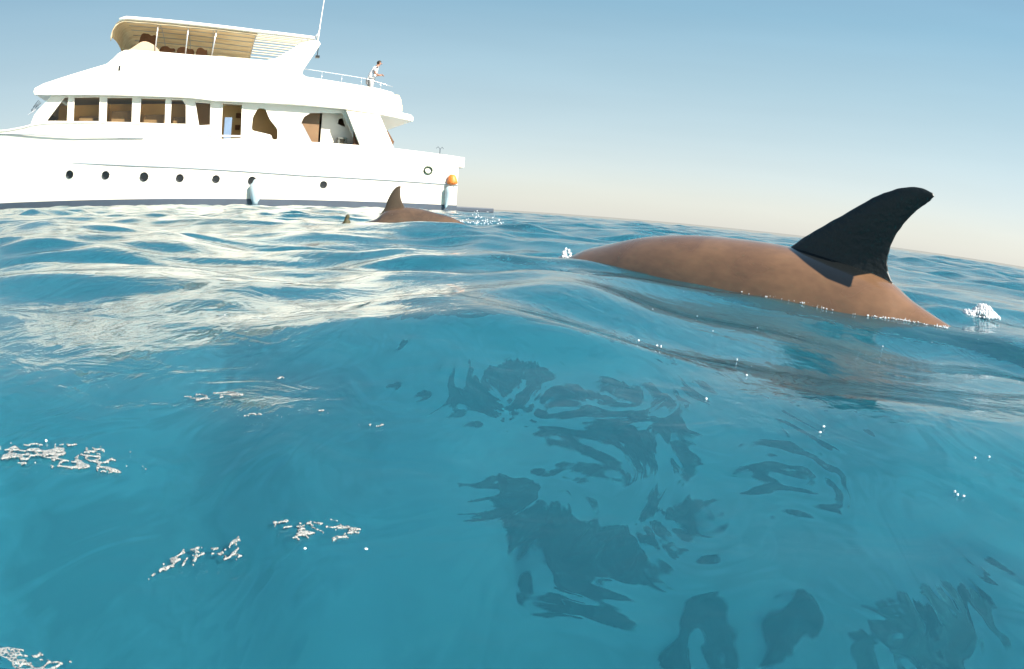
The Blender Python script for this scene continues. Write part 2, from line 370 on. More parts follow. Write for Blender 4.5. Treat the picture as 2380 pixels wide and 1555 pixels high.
def hull():
    Xs = list(np.linspace(-12.3, -1, 14)) + list(np.linspace(-.4, 2, 12)) + list(np.linspace(2.6, 19, 44)); zs = [-1.2, -.6, 0, .35, .8, 1.2, 1.6, 2.0, 2.5, 3.0, 1e3]
    v = []; f = []
    for X in Xs:
        for side in (0, 1):
            for z in zs:
                zz = sheer(X) if z > 100 else min(z, sheer(X) - .05); xx = X
                if X > 15: xx = X - (X - 15) * (1 - max(0, min(1, zz / 4.3))) * .9     # raked stem
                y = hull_y(X, zz); v.append(P3(xx, y if side == 0 else 7.6 - y, zz))
    m = len(zs)
    for i in range(len(Xs) - 1):
        for side in (0, 1):
            for k in range(m - 1):
                a = (i * 2 + side) * m + k; b = ((i + 1) * 2 + side) * m + k; f.append((a, b, b + 1, a + 1))
        a = (i * 2) * m; b = (i * 2 + 1) * m; c = (i * 2 + 2) * m; d = (i * 2 + 3) * m
        f.append((a, c, d, b))
    a, b = 0, m
    for k in range(m - 1): f.append((a + k, a + k + 1, b + k + 1, b + k))
    return obj('hull', v, f, M_WHITE, yacht, smooth=True, fix=False)
h = hull(); bmn = bmesh.new(); bmn.from_mesh(h.data); bmesh.ops.recalc_face_normals(bmn, faces=bmn.faces); bmn.to_mesh(h.data); bmn.free()
h.modifiers.new('es', 'EDGE_SPLIT').split_angle = radians(35)
# main deck floor and transom cap
mb = MB()
for X0, X1 in zip(np.linspace(-12.2, 16, 30)[:-1], np.linspace(-12.2, 16, 30)[1:]):
    y0, y1 = hull_y(X0, 3) + .02, hull_y(X1, 3) + .02; z0, z1 = [float(np.interp(q, [-12.5, -.5, 6, 19], [2.3, 2.6, 3.0, 3.6])) for q in (X0, X1)]
    mb.add([P3(X0, y0, z0), P3(X1, y1, z1), P3(X1, 7.6 - y1, z1), P3(X0, 7.6 - y0, z0)], [(0, 1, 2, 3)])
mb.build('main_deck', M_DECK, yacht)
mb = MB(); pts = [P3(X, hull_y(X, sheer(X)) + .02, sheer(X) + .0) for X in list(np.linspace(-12.3, -.6, 20)) + list(np.linspace(-.35, 2, 14)) + list(np.linspace(2.4, 18.6, 40))]; mb.tube(pts, .055, 6); mb.build('gunwale', M_WHITE, yacht, True)
mb = MB(); pts = [P3(X, hull_y(X, 1.9) - .015, float(np.interp(X, [-12.5, -10.8, -4.3, 4.1, 11, 17], [1.36, 1.38, 1.49, 1.9, 2.35, 2.75]))) for X in np.linspace(-12.3, 16.5, 60)]
mb.tube(pts, .05, 6); mb.build('rub_rail', M_LINE, yacht, True)
mb = MB(); pts = [P3(X, hull_y(X, 3.5) - .02, float(np.interp(X, [3.5, 4.2, 7.1, 11, 18], [3.17, 3.18, 3.30, 3.66, 4.1]))) for X in np.linspace(3.5, 18, 30)]; mb.tube(pts, .03, 6); mb.build('sheer_moulding', M_LINE, yacht, True)
mb = MB()
XX = list(np.linspace(-12.32, .5, 10)) + list(np.linspace(.8, 16.2, 50))
for a, b in zip(XX[:-1], XX[1:]):
    for z0, z1 in ((-.4, 0), (0, .31)):
        e0, e1 = .03 if z0 < 0 else .022, .022
        q = [P3(a, hull_y(a, z0) - e0, z0), P3(b, hull_y(b, z0) - e0, z0), P3(b, hull_y(b, z1) - e1, z1), P3(a, hull_y(a, z1) - e1, z1)]
        mb.add(q, [(0, 1, 2, 3)])
mb.add([P3(-12.33, 0, -.4), P3(-12.33, 7.6, -.4), P3(-12.33, 7.6, .31), P3(-12.33, 0, .31)], [(0, 1, 2, 3)])
mb.build('boot_stripe', M_GREY, yacht)
# stern: overhanging cap, step and bathing platform
mb = MB(); mb.box(11.6, 12.62, -.03, 7.63, 2.24, 2.80); mb.build('stern_cap', M_WHITE, yacht, bevel=.06)
mb = MB(); mb.box(12.30, 14.6, .5, 7.1, .02, .26); mb.box(12.30, 13.0, .9, 6.7, -.3, .02); mb.build('bathing_platform', M_GREY, yacht, bevel=.04)
# portholes
for X, z, r in ((7.15, 1.54, .17), (5.29, 1.46, .17), (3.35, 1.35, .19), (1.58, 1.28, .16), (-.19, 1.24, .155), (-1.95, 1.18, .17), (-5.45, 1.07, .145)):
    y = hull_y(X, z); X *= K(y); z = CAM_H + (z - CAM_H) * K(y); y = hull_y(X, z); e = .05
    tx = Vector((-(e), hull_y(X + e, z) - y, 0)).normalized(); tz = Vector((0, hull_y(X, z + e) - y, e)).normalized(); nn = tx.cross(tz).normalized()
    if nn.y > 0: nn = -nn
    c = Vector(P3(X, y, z)) + nn * .02
    ring = [c + tx * cos(a) * r * 1.05 + tz * sin(a) * r for a in np.linspace(0, 2 * pi, 17)[:-1]]
    mb = MB(); mb.tube(ring, .035, 6, close=True); fr = mb.build('porthole', M_BLACK, yacht, True)
    obj('pane', ring, [tuple(range(16))], M_BLACK, fr, fix=False)
# hawse ring near the stern
mb = MB(); c = Vector(P3(-10.7, -.02, 2.0)); mb.tube([c + Vector((cos(a) * .2, 0, sin(a) * .18)) for a in np.linspace(0, 2 * pi, 17)[:-1]], .05, 8, close=True)
mb.build('hawse_ring', pbr('dark_green_ring', (.03, .06, .03), .4), yacht, True)

# main deckhouse side wall with its window openings, both sides
YW = .38
wins = [[(8.62, 4.07), (7.73, 5.22), (7.51, 5.22), (7.45, 4.02)], [(7.22, 5.20), (5.87, 5.18), (5.79, 3.97), (7.16, 4.00)], [(5.52, 5.14), (4.20, 5.12), (4.13, 3.89), (5.46, 3.93)],
        [(3.80, 5.08), (2.54, 5.05), (2.47, 3.80), (3.78, 3.84)], [(2.28, 5.01), (1.72, 5.01), (1.51, 4.72), (1.43, 3.80), (2.24, 3.81)], [(1.11, 4.90), (.32, 4.86), (.25, 3.77), (.82, 3.73)],
        [(-.24, 4.86), (-1.23, 4.83), (-1.30, 3.14), (-.30, 3.09)], [(-1.78, 4.2), (-2.0, 4.66), (-2.36, 4.64), (-2.60, 4.15), (-3.03, 3.67), (-3.06, 3.16), (-2.80, 3.16), (-2.76, 3.38), (-1.77, 3.58)],
        [(-4.14, 3.05), (-4.14, 3.98), (-4.28, 4.32), (-4.58, 4.52), (-6.15, 4.60), (-7.02, 3.01)]]
wall_out = [(9.42, 3.55), (9.40, 4.05), (9.24, 4.46), (8.35, 5.40), (-7.6, 4.95), (-8.2, 2.7), (-.3, 2.8), (4, 3.1)]
holes = [round_poly(S(w, YW), .05 if i != 7 else .12, 3) for i, w in enumerate(wins)]
v, f = plate(S(wall_out, YW), holes, YW, YW + .09); obj('deckhouse_wall', v, f, M_WHITE, yacht)
v, f = plate(S(wall_out, YW), [], 7.6 - YW - .09, 7.6 - YW); obj('deckhouse_wall', v, f, M_WHITE, yacht)
for i, w in enumerate(holes[:6]):
    mb = MB(); mb.tube([(x, YW - .005, z) for x, z in w], .035, 4, close=True); fr = mb.build('window', M_WHITE, yacht)
    n = len(w); obj('pane', [(x, YW + .05, z) for x, z in w], [tuple(range(n))], M_GLASS, fr, fix=False)
w = holes[6]; mb = MB(); mb.tube([(x, YW - .01, z) for x, z in w], .04, 4, close=True); dr = mb.build('door', M_WHITE, yacht)
mb = MB(); mb.box(.28, 1.36, YW - .03, YW + .05, 3.27, 3.36); mb.build('door_rail', M_WHITE, dr)
# front raked wall of the deckhouse with dark windscreen
v = [(-9.40, YW, 3.5), (-9.40, 7.22, 3.5), (-9.38, 7.22, 4.1), (-9.38, YW, 4.1), (-8.45, YW, 5.3), (-8.45, 7.22, 5.3)]
obj('deckhouse_front', v, [(0, 1, 2, 3), (3, 2, 5, 4)], M_WHITE, yacht)
for k in range(4):
    y0 = .8 + k * 1.55
    obj('windscreen', [(-9.30, y0, 4.18), (-9.30, y0 + 1.4, 4.18), (-8.62, y0 + 1.4, 5.1), (-8.62, y0, 5.1)], [(0, 1, 2, 3)], M_GLASS, yacht, fix=False)
# interior: floor, inner bulkheads, furnishings seen through the panes
M_INNER = pbr('warm_cabin_wall', (.80, .60, .30), .6, var=.3, scale=1.2)
mb = MB(); mb.box(-7.6, 8.2, YW + .1, 7.1, 2.72, 2.84); mb.build('cabin_floor', M_BROWN, yacht)
mb = MB(); mb.box(-8.4, 4.1, 1.9, 2.0, 2.85, 5.05); mb.build('cabin_wall', M_INNER, yacht)
for X in (7.6, 5.65, 3.95, 1.3, -.1, -1.4, -3.6):
    mb = MB(); mb.box(-X - .03, -X + .03, YW + .1, 1.9, 2.85, 5.0); mb.build('bulkhead', M_INNER, yacht)
for X0, X1, z in ((7.1, 5.9, 4.40), (5.4, 4.25, 4.62), (3.7, 2.6, 4.42), (2.2, 1.45, 4.3)):
    mb = MB(); mb.box(-X0, -X1, 1.15, 1.3, 3.4, z); mb.build('seat_back', pbr('brown_seat', (.30, .24, .17), .8, var=.3), yacht, bevel=.05)
mb = MB(); mb.box(.42, .80, .62, .70, 2.9, 4.25); mb.box(.42, .80, .70, 1.15, 3.35, 3.45); mb.build('cabin_chair', M_BLUE, yacht, bevel=.03)
for z in (3.75, 4.35):
    mb = MB(); mb.box(1.0, 1.26, 1.7, 1.75, z, z + .25); mb.build('picture', M_DARKBROWN, yacht)
# aft saloon: white partition, brown leaf, stool and rolled parasol seen in the side opening
v, f = plate(S([(-5.16, 3.0), (-5.16, 4.62), (-7.8, 4.7), (-8.0, 3.0)], 1.1), [round_poly(S([(-5.95, 4.05), (-6.0, 4.32), (-6.2, 4.34), (-6.35, 3.9)], 1.1), .05)], 1.1, 1.18)
obj('partition', v, f, M_WHITE, yacht)
v, f = plate(S([(-4.2, 2.9), (-4.2, 4.6), (-5.05, 4.6), (-5.05, 2.9)], .9), [], .9, .96); obj('saloon_door', v, f, M_BROWN, yacht)
v, f = plate(S([(-4.02, 3.2), (-4.02, 3.9), (-4.2, 4.0), (-4.75, 3.1), (-4.6, 2.9), (-4.0, 2.9)], .7), [], .7, .74); obj('grey_panel', v, f, M_LINE, yacht)
mb = MB(); x0 = 6.12; mb.box(x0, x0 + .5, .62, 1.0, 3.36, 3.46); mb.box(x0, x0 + .12, .64, .98, 2.9, 3.36); mb.box(x0 + .36, x0 + .5, .64, .98, 2.9, 3.36); mb.build('stool', M_DGREEN, yacht, bevel=.03)
mb = MB(); mb.tube([(7.0, .32, 3.0), (6.99, .32, 3.12), (6.9, .32, 3.4), (6.86, .32, 3.72)], [.17, .16, .07, .02], 10); mb.build('rolled_parasol', M_DARKBROWN, yacht, True)

# upper deck: full-width slab, side fascias, wheelhouse top
Z = lambda pts: S(pts, 0)
band = [(9.38, 5.38), (9.46, 5.55), (9.40, 5.72), (8.96, 5.92), (7.3, 6.36), (5.75, 6.76), (5.44, 7.02), (5.2, 7.28), (4.88, 7.44), (4.3, 7.43), (3.13, 7.34), (1.4, 7.2), (-.3, 7.13), (-2.21, 7.03), (-2.75, 7.2),
        (-3.25, 7.56), (-3.81, 7.98), (-4.25, 8.14), (-4.65, 8.18), (-4.8, 8.02), (-4.45, 7.35), (-4.05, 6.62), (-4.02, 6.42), (-4.22, 6.31), (-6.0, 6.14), (-7.87, 5.97), (-8.6, 5.83), (-8.95, 5.5), (-9.12, 5.1), (-9.17, 4.83),
        (-9.62, 4.77), (-9.78, 4.64), (-9.76, 4.40), (-8.08, 4.63), (-6.23, 4.79), (-3.67, 4.87), (.12, 4.94), (1.4, 5.07), (8.78, 5.35)]
v, f = plate(Z(band), [], 0, .22); obj('upper_deck_side', v, f, M_WHITE, yacht, bevel=.05)
v2 = [(x, 7.6 - y, z) for x, y, z in v]; obj('upper_deck_side', v2, f, M_WHITE, yacht, bevel=.05)
def prism_y(name, poly, y0, y1, mat, bevel=0.04):
    v, f = plate(poly, [], y0, y1); return obj(name, v, f, mat, yacht, bevel=bevel)
prism_y('upper_deck', [(-9.36, 5.40), (-9.42, 5.55), (-9.36, 5.70), (-8.96, 5.88), (-7.3, 6.32), (-5.75, 6.72), (-5.44, 6.98), (-5.2, 7.24), (-4.88, 7.4), (-4.5, 7.4), (-4.3, 6.35), (4.0, 6.2), (4.3, 5.5), (8.9, 5.3), (9.1, 4.85), (9.60, 4.75), (9.74, 4.62), (9.72, 4.42), (8.08, 4.70), (6.23, 4.86), (3.67, 4.94), (-.12, 5.0), (-1.4, 5.14), (-8.78, 5.40)], .23, 7.37, M_WHITE, .03)
# aft sloping wing pillar between the decks
for y0 in (-.01, 7.45):
    prism_y('aft_pillar', Z([(-7.2, 2.9), (-6.32, 4.74), (-8.04, 4.62), (-8.92, 2.92)]), y0, y0 + .16, M_WHITE)
prism_y('aft_bulkhead', Z([(-7.7, 2.6), (-7.7, 4.7), (-7.85, 4.7), (-7.85, 2.6)]), .2, 7.4, M_WHITE)
# small vertical light on the wheelhouse side
mb = MB(); mb.box(-5.08, -4.99, -.04, .02, 6.42, 6.66); mb.build('side_light', M_BLACK, yacht, bevel=.015)
mb = MB()
for q in range(8): mb.tube([P3(9.35 + .12 * sin(q * 2.1), .6 + q * .1, 4.75 + .08 * q), P3(9.65 + .1 * cos(q * 1.7), .5 + q * .12, 4.5 + .07 * q)], .02, 5)
mb.build('foredeck_railing', M_LINE, yacht)
# flybridge furniture
mb = MB(); hel = smooth_loop([(-5.1, 7.3), (-4.6, 7.75), (-4.1, 8.05), (-3.6, 7.9), (-3.25, 7.6), (-3.2, 7.2)], 5); v, f = plate(hel, [], .9, 3.0); obj('helm_cover', v, f, M_TAN, yacht, bevel=.1)
for X, Y, w, z in ((4.1, 3.0, .9, 8.95), (3.0, 3.4, .9, 8.35), (2.0, 3.2, .95, 8.28), (1.1, 3.0, .6, 8.2)):
    lum = smooth_loop([(-X - w / 2, 6.9), (-X - w / 2, z - .2), (-X - .1, z), (-X + .15, z - .12), (-X + w / 2, z - .25), (-X + w / 2, 6.9)], 4)
    v, f = plate(lum, [], Y, Y + .5); obj('deck_seat', v, f, M_DARKBROWN, yacht, bevel=.08)
# sun canopy: cambered sheet with a rolled-down front, battens, aft louvres
def can_z(X, Y): return float(np.interp(X, [-5, -1.7, 5.3], [8.38, 8.58, 9.20])) + .22 * (1 - ((Y - 3.8) / 3.2) ** 2)
def canopy():
    Xs = list(np.linspace(-1.65, 5.2, 30)); Ys = np.linspace(.55, 7.05, 25); v = []; f = []
    prof = [(X, 0) for X in Xs] + [(5.42, -.07), (5.6, -.22), (5.72, -.45), (5.76, -.7), (5.74, -.95)]
    for X, dz in prof:
        for Y in Ys:
            e = abs(Y - 3.8) / 3.25
            z = can_z(min(X, 5.2), Y) + dz * (1 if dz == 0 else 1) - (.18 if e > .99 else 0) + .012 * sin(X * 5.1 + Y * 1.3) - .02 * abs(sin(pi * Y / 1.08)) 
            v.append(P3(X, Y, z))
    n = len(Ys)
    for i in range(len(prof) - 1):
        for k in range(n - 1): f.append((i * n + k, (i + 1) * n + k, (i + 1) * n + k + 1, i * n + k + 1))
    o = obj('canopy', v, f, M_CANVAS, yacht, smooth=True, fix=False)
    s = o.modifiers.new('solid', 'SOLIDIFY'); s.thickness = .03
canopy()
mb = MB(); mb.tube([P3(X, .52, can_z(min(X, 5.2), .55) + (.05 if X < 5.3 else -.05) - .05) for X in np.linspace(-4.5, 5.45, 30)], .10, 8); mb.build('canopy_edge', M_WHITE, yacht, True)
for Y in (1.62, 2.7, 3.8, 4.9, 5.95):
    mb = MB(); mb.tube([P3(X, Y, can_z(X, Y) - .07) for X in np.linspace(-1.6, 5.2, 14)], .022, 5); mb.build('batten', M_LINE, yacht)
for X, Y0, Y1 in ((-1.66, .55, 7.05), (.6, .55, 7.05), (1.9, .55, 7.05), (3.4, .55, 7.05)):
    mb = MB(); mb.tube([P3(X, Y, can_z(X, Y) - .09) for Y in np.linspace(Y0, Y1, 14)], .02, 5); mb.build('canopy_bow', M_LINE, yacht)
M_SLAT = pbr('cream_slat', (.78, .72, .58), .6, var=.1)
for k in range(12):
    Y = .8 + k * .54
    mb = MB(); X0, X1 = -1.68, -4.55
    for a in (0,):
        mb.add([P3(X0, Y, can_z(X0, Y) - .02), P3(X1, Y, can_z(X1, Y) - .02), P3(X1, Y + .34, can_z(X1, Y) + .01), P3(X0, Y + .34, can_z(X0, Y) + .01)], [(0, 1, 2, 3)])
    o = mb.build('canopy_slat', M_SLAT, yacht); o.modifiers.new('s', 'SOLIDIFY').thickness = .03
for X, z0 in ((3.42, 7.2), (1.86, 7.1), (.55, 7.05)):
    for Y in (.6, 7.0):
        mb = MB(); mb.tube([P3(X, Y + .3, z0), P3(X - (.0 if X > 1 else .15), Y + .05, can_z(X, Y))], .035, 7); mb.build('canopy_post', M_RAIL, yacht, True)
# aerial on the arch, flood lamp, rail
mb = MB(); b0 = Vector(P3(-4.68, .5, 8.15)); b1 = Vector(P3(-4.85, .5, 11.6)); mb.tube([b0, b0.lerp(b1, .18), b0.lerp(b1, .19), b1], [.05, .04, .028, .010], 6); mb.build('whip_aerial', M_WHITE, yacht, True)
mb = MB(); mb.tube([b0 + Vector((-.15, 0, .0)), b0 + Vector((-.1, 0, .35)), b0 + Vector((.05, 0, .6))], [.09, .06, .02], 6); mb.build('aerial_base', M_LINE, yacht)
mb = MB(); mb.tube([P3(-4.70, .1, 7.95), P3(-4.68, .1, 7.42)], .02, 6); mb.box(4.60, 4.80, .03, .2, 7.30, 7.42); mb.build('flood_lamp', M_BLACK, yacht)
rl = [P3(X, .12, float(np.interp(X, [-8.6, -7.3, -4.0], [6.12, 6.42, 6.72]))) for X in np.linspace(-8.6, -4.0, 14)]
mb = MB(); mb.tube(rl, .016, 6)
for X in (-5, -6, -7, -8): mb.tube([P3(X, .12, 5.95), P3(X, .12, float(np.interp(X, [-8.6, -7.3, -4.0], [6.12, 6.42, 6.72])))], .012, 5)
mb.build('deck_rail', M_RAIL, yacht, True)
# liferaft canister on the aft end of the upper deck
mb = MB(); cs = [(-8.82, 5.75, .05), (-8.88, 5.68, .16), (-8.98, 5.45, .19), (-9.06, 5.15, .19), (-9.10, 4.95, .16), (-9.11, 4.86, .05)]
mb.tube([P3(x, .35, z) for x, z, r in cs], [r for *_, r in cs], 12); can = mb.build('liferaft_canister', M_YELLOW, None, True)
can.location = bo; can.rotation_euler = (0, 0, -BAZ); tag(can, 'cream yellow liferaft canister at the aft end of the upper deck', 'canister')
# cockpit items at the stern
mb = MB(); mb.tube([P3(-8.72, .3, 3.0), P3(-8.8, .3, 3.35), P3(-8.62, .3, 3.65), P3(-8.5, .3, 3.9)], [.12, .13, .09, .05], 8); bg_ = mb.build('towel_bundle', M_DARKBROWN, None, True)
bg_.location = bo; bg_.rotation_euler = (0, 0, -BAZ); tag(bg_, 'brown and white towel bundle hanging at the cockpit end of the deckhouse', 'towels')
mb = MB(); mb.tube([P3(-11.31, .15, 2.82), P3(-11.31, .15, 3.16)], .022, 6); mb.tube([P3(-11.48, .15, 2.87), P3(-11.14, .15, 2.87)], .018, 5)
mb.tube([P3(-11.5, .15, 3.16), P3(-11.42, .15, 3.24), P3(-11.31, .15, 3.14), P3(-11.2, .15, 3.25), P3(-11.1, .15, 3.16)], .016, 5); mb.build('rod_holder', M_GREY, yacht)

def place(o): o.location = bo; o.rotation_euler = (0, 0, -BAZ); return o
# fender under the sixth porthole and one at the stern, orange ring over it
mb = MB(); c = (-2.12, -.22)
mb.tube([P3(c[0] + .08, c[1], 1.22), P3(c[0], c[1], 1.12), P3(c[0], c[1], 1.0), P3(c[0] - .02, c[1], .65), P3(c[0] - .01, c[1], .35), P3(c[0], c[1], .2), P3(c[0], c[1], .05)], [.04, .2, .27, .29, .25, .16, .13], 14)
tag(place(mb.build('fender', M_FENDER, None, True)), 'pale blue fender hanging amidships below the black porthole', 'fender', 'fenders on the yacht side')
mb = MB(); mb.tube([P3(-11.85, -.2, 1.25), P3(-11.85, -.2, 1.15), P3(-11.82, -.2, .9), P3(-11.75, -.2, .55), P3(-11.68, -.2, .25), P3(-11.66, -.2, .12)], [.12, .23, .22, .15, .07, .02], 12)
tag(place(mb.build('fender', M_FENDER, None, True)), 'pale blue cone shaped fender hanging at the stern below the orange float', 'fender', 'fenders on the yacht side')
mb = MB(); mb.tube([P3(-11.93, -.16, 1.86), P3(-11.93, -.16, 1.80), P3(-11.95, -.16, 1.66), P3(-11.96, -.16, 1.48), P3(-11.97, -.16, 1.40), P3(-11.97, -.16, 1.34)], [.10, .17, .22, .27, .26, .10], 14)
tag(place(mb.build('marker_float', M_ORANGE, None, True)), 'orange float hanging on the white stern of the yacht', 'float')

# ------------------------------------------------------------------ person on the upper deck
def skin_mesh(name, pts, edges, rads, mat, parent, sub=2, root=0):
    me = bpy.data.meshes.new(name); me.from_pydata(pts, edges, [])
    bm = bmesh.new(); bm.from_mesh(me); bm.verts.layers.skin.verify(); bm.to_mesh(me); bm.free()
    o = link_mesh(name, me, mat, parent)
    sk = o.modifiers.new('skin', 'SKIN'); sk.use_smooth_shade = True
    for i, r in enumerate(rads):
        rr = r if isinstance(r, tuple) else (r, r)
        me.skin_vertices[0].data[i].radius = rr; me.skin_vertices[0].data[i].use_root = (i == root)
    s = o.modifiers.new('sub', 'SUBSURF'); s.levels = sub; s.render_levels = sub; return o
def person():
    g = K(1.0); X0, Y0, Z0 = -7.42 * g, 1.0, 5.42
    # local frame of the figure: f towards the stern (right in the picture), l to the far side
    root = empty('person', bo + Matrix.Rotation(-BAZ, 3, 'Z') @ Vector(P3(X0, Y0, Z0)), -BAZ, label='person with short dark hair in a white shirt bending forward on the upper deck', cat='person'); root.scale = (1.24, 1.35, 1.24)
    J = {'pel': (0, 0, .92), 'sp': (.06, 0, 1.12), 'ch': (.16, 0, 1.36), 'nk': (.25, 0, 1.50), 'hd': (.31, 0, 1.60), 'ht': (.34, 0, 1.71),
         'kn1': (.04, -.11, .50), 'an1': (-.02, -.11, .09), 'toe1': (.16, -.12, .04), 'kn2': (.02, .12, .5), 'an2': (-.06, .12, .09), 'toe2': (.12, .13, .04), 'hp1': (0, -.1, .88), 'hp2': (0, .1, .88),
         'sh1': (.16, -.19, 1.42), 'el1': (.10, -.27, 1.14), 'wr1': (.33, -.20, 1.08), 'ha1': (.42, -.17, 1.10), 'sh2': (.18, .19, 1.42), 'el2': (.22, .26, 1.14), 'wr2': (.40, .16, 1.16), 'ha2': (.47, .12, 1.19)}
    k = list(J); E_ = [('pel', 'sp'), ('sp', 'ch'), ('ch', 'nk'), ('nk', 'hd'), ('hd', 'ht'), ('pel', 'hp1'), ('hp1', 'kn1'), ('kn1', 'an1'), ('an1', 'toe1'), ('pel', 'hp2'), ('hp2', 'kn2'), ('kn2', 'an2'), ('an2', 'toe2'),
         ('ch', 'sh1'), ('sh1', 'el1'), ('el1', 'wr1'), ('wr1', 'ha1'), ('ch', 'sh2'), ('sh2', 'el2'), ('el2', 'wr2'), ('wr2', 'ha2')]
    R = {'pel': .13, 'sp': .12, 'ch': .14, 'nk': .055, 'hd': .085, 'ht': .075, 'kn1': .06, 'an1': .04, 'toe1': .035, 'kn2': .06, 'an2': .04, 'toe2': .035, 'hp1': .1, 'hp2': .1, 'sh1': .06, 'el1': .042, 'wr1': .03, 'ha1': .035, 'sh2': .06, 'el2': .042, 'wr2': .03, 'ha2': .035}
    skin_mesh('body', [J[i] for i in k], [(k.index(a), k.index(b)) for a, b in E_], [R[i] for i in k], M_SKIN, root)
    def sub(name, ks, es, rr, mat): skin_mesh(name, [J[i] if isinstance(i, str) else i for i in ks], es, rr, mat, root)
    sub('shirt', [(-.01, 0, .86), 'sp', 'ch', (.22, 0, 1.45), 'sh1', (.11, -.25, 1.2), 'sh2', (.2, .25, 1.2)], [(0, 1), (1, 2), (2, 3), (2, 4), (4, 5), (2, 6), (6, 7)], [.19, .165, .185, .09, .09, .075, .09, .075], M_SHIRT)
    sub('trousers', ['pel', 'hp1', 'kn1', (-.02, -.11, .14), 'hp2', 'kn2', (-.06, .12, .14)], [(0, 1), (1, 2), (2, 3), (0, 4), (4, 5), (5, 6)], [.155, .125, .085, .07, .125, .085, .07], M_TROU)
    bm = bmesh.new(); bmesh.ops.create_icosphere(bm, subdivisions=3, radius=.105)
    for q in list(bm.verts):
        if q.co.z < -.03 + q.co.x * .7: bm.verts.remove(q)
    me = bpy.data.meshes.new('hair'); bm.to_mesh(me); bm.free(); o = link_mesh('hair', me, M_HAIR, root, True); o.location = (.315, 0, 1.655); o.modifiers.new('s', 'SOLIDIFY').thickness = .015
    mb = MB(); mb.tube([(.40, 0, 1.655), (.435, 0, 1.62), (.40, 0, 1.6)], [.012, .02, .012], 6); mb.build('nose', M_SKIN, root, True)
    for s in (-1, 1):
        mb = MB(); mb.tube([(.30, s * .095, 1.61), (.31, s * .105, 1.65), (.33, s * .095, 1.66)], .014, 6); mb.build('ear', M_SKIN, root, True)
        h0 = Vector(J['ha1'] if s < 0 else J['ha2'])
        for q in range(4):
            mb = MB(); a = h0 + Vector((.02, (q - 1.5) * .02, .0)); mb.tube([a, a + Vector((.05, 0, -.01)), a + Vector((.07, 0, -.04))], [.010, .009, .007], 6); mb.build('finger', M_SKIN, root, True)
        mb = MB(); mb.tube([h0 + Vector((0, s * -.03, .01)), h0 + Vector((.03, s * -.05, .02))], [.011, .008], 6); mb.build('thumb', M_SKIN, root, True)
person()

# ------------------------------------------------------------------ dolphins
def dolphin_mat(name, base, base2, violet):
    m = bpy.data.materials.new(name); t = nt(m); L = t.links.new
    tc = N(t, 'TexCoord'); p = N(t, 'BsdfPrincipled'); o = N(t, 'OutputMaterial'); L(p.outputs[0], o.inputs[0])
    n1 = N(t, 'TexNoise'); n1.inputs['Scale'].default_value = 5.5; n1.inputs['Detail'].default_value = 4; n1.inputs['Distortion'].default_value = .6; L(tc.outputs['Object'], n1.inputs['Vector'])
    r1 = N(t, 'ValToRGB'); r1.color_ramp.elements[0].position = .4; r1.color_ramp.elements[1].position = .66
    r1.color_ramp.elements[0].color = (*base, 1); r1.color_ramp.elements[1].color = (*base2, 1); L(n1.outputs[0], r1.inputs[0])
    mp = N(t, 'Mapping'); mp.inputs['Scale'].default_value = (2.5, 4, 5); L(tc.outputs['Object'], mp.inputs[0])
    n2 = N(t, 'TexNoise'); n2.inputs['Scale'].default_value = 9; n2.inputs['Detail'].default_value = 8; L(mp.outputs[0], n2.inputs['Vector'])
    r2 = N(t, 'ValToRGB'); r2.color_ramp.elements[0].position = .35; r2.color_ramp.elements[1].position = .7; r2.color_ramp.elements[0].color = (.9, .9, .9, 1); r2.color_ramp.elements[1].color = (1.06, 1.05, 1.04, 1); L(n2.outputs[0], r2.inputs[0])
    mx = N(t, 'Mix', data_type='RGBA', blend_type='MULTIPLY'); mx.inputs[0].default_value = 1; L(r1.outputs[0], mx.inputs[6]); L(r2.outputs[0], mx.inputs[7])
    at = N(t, 'Attribute', attribute_name='dark_lobe'); md = N(t, 'Mix', data_type='RGBA'); ar = N(t, 'MapRange'); ar.inputs[1].default_value = .47; ar.inputs[2].default_value = .53; L(at.outputs['Fac'], ar.inputs[0]); L(ar.outputs[0], md.inputs[0]); L(mx.outputs[2], md.inputs[6]); md.inputs[7].default_value = (.011, .013, .013, 1)
    L(md.outputs[2], p.inputs['Base Color'])
    # wet skin: patchy gloss, thin scratches
    mr = N(t, 'MapRange'); mr.inputs[3].default_value = .16; mr.inputs[4].default_value = .34; p.inputs['Coat Weight'].default_value = .35; p.inputs['Coat Roughness'].default_value = .08; L(n1.outputs[0], mr.inputs[0]); L(mr.outputs[0], p.inputs['Roughness'])
    p.inputs['Specular IOR Level'].default_value = .45
    b = N(t, 'Bump'); b.inputs['Strength'].default_value = .25; b.inputs['Distance'].default_value = .004; L(n2.outputs[0], b.inputs['Height']); L(b.outputs[0], p.inputs['Normal'])
    return m
M_DOL = dolphin_mat('brown_dolphin_skin', (.225, .125, .066), (.178, .098, .054), 0)
M_DOL2 = dolphin_mat('grey_brown_dolphin_skin', (.13, .083, .052), (.085, .056, .037), 0)
def fin_mat(name, a, b_):
    return pbr(name, a, .38, .4, var=.5, scale=9, bump=.25, col2=b_, bscale=60)
M_FIN = fin_mat('dark_fin_skin', (.010, .014, .016), (.022, .026, .022))
M_FIN2 = fin_mat('olive_brown_fin_skin', (.065, .045, .026), (.09, .065, .045))

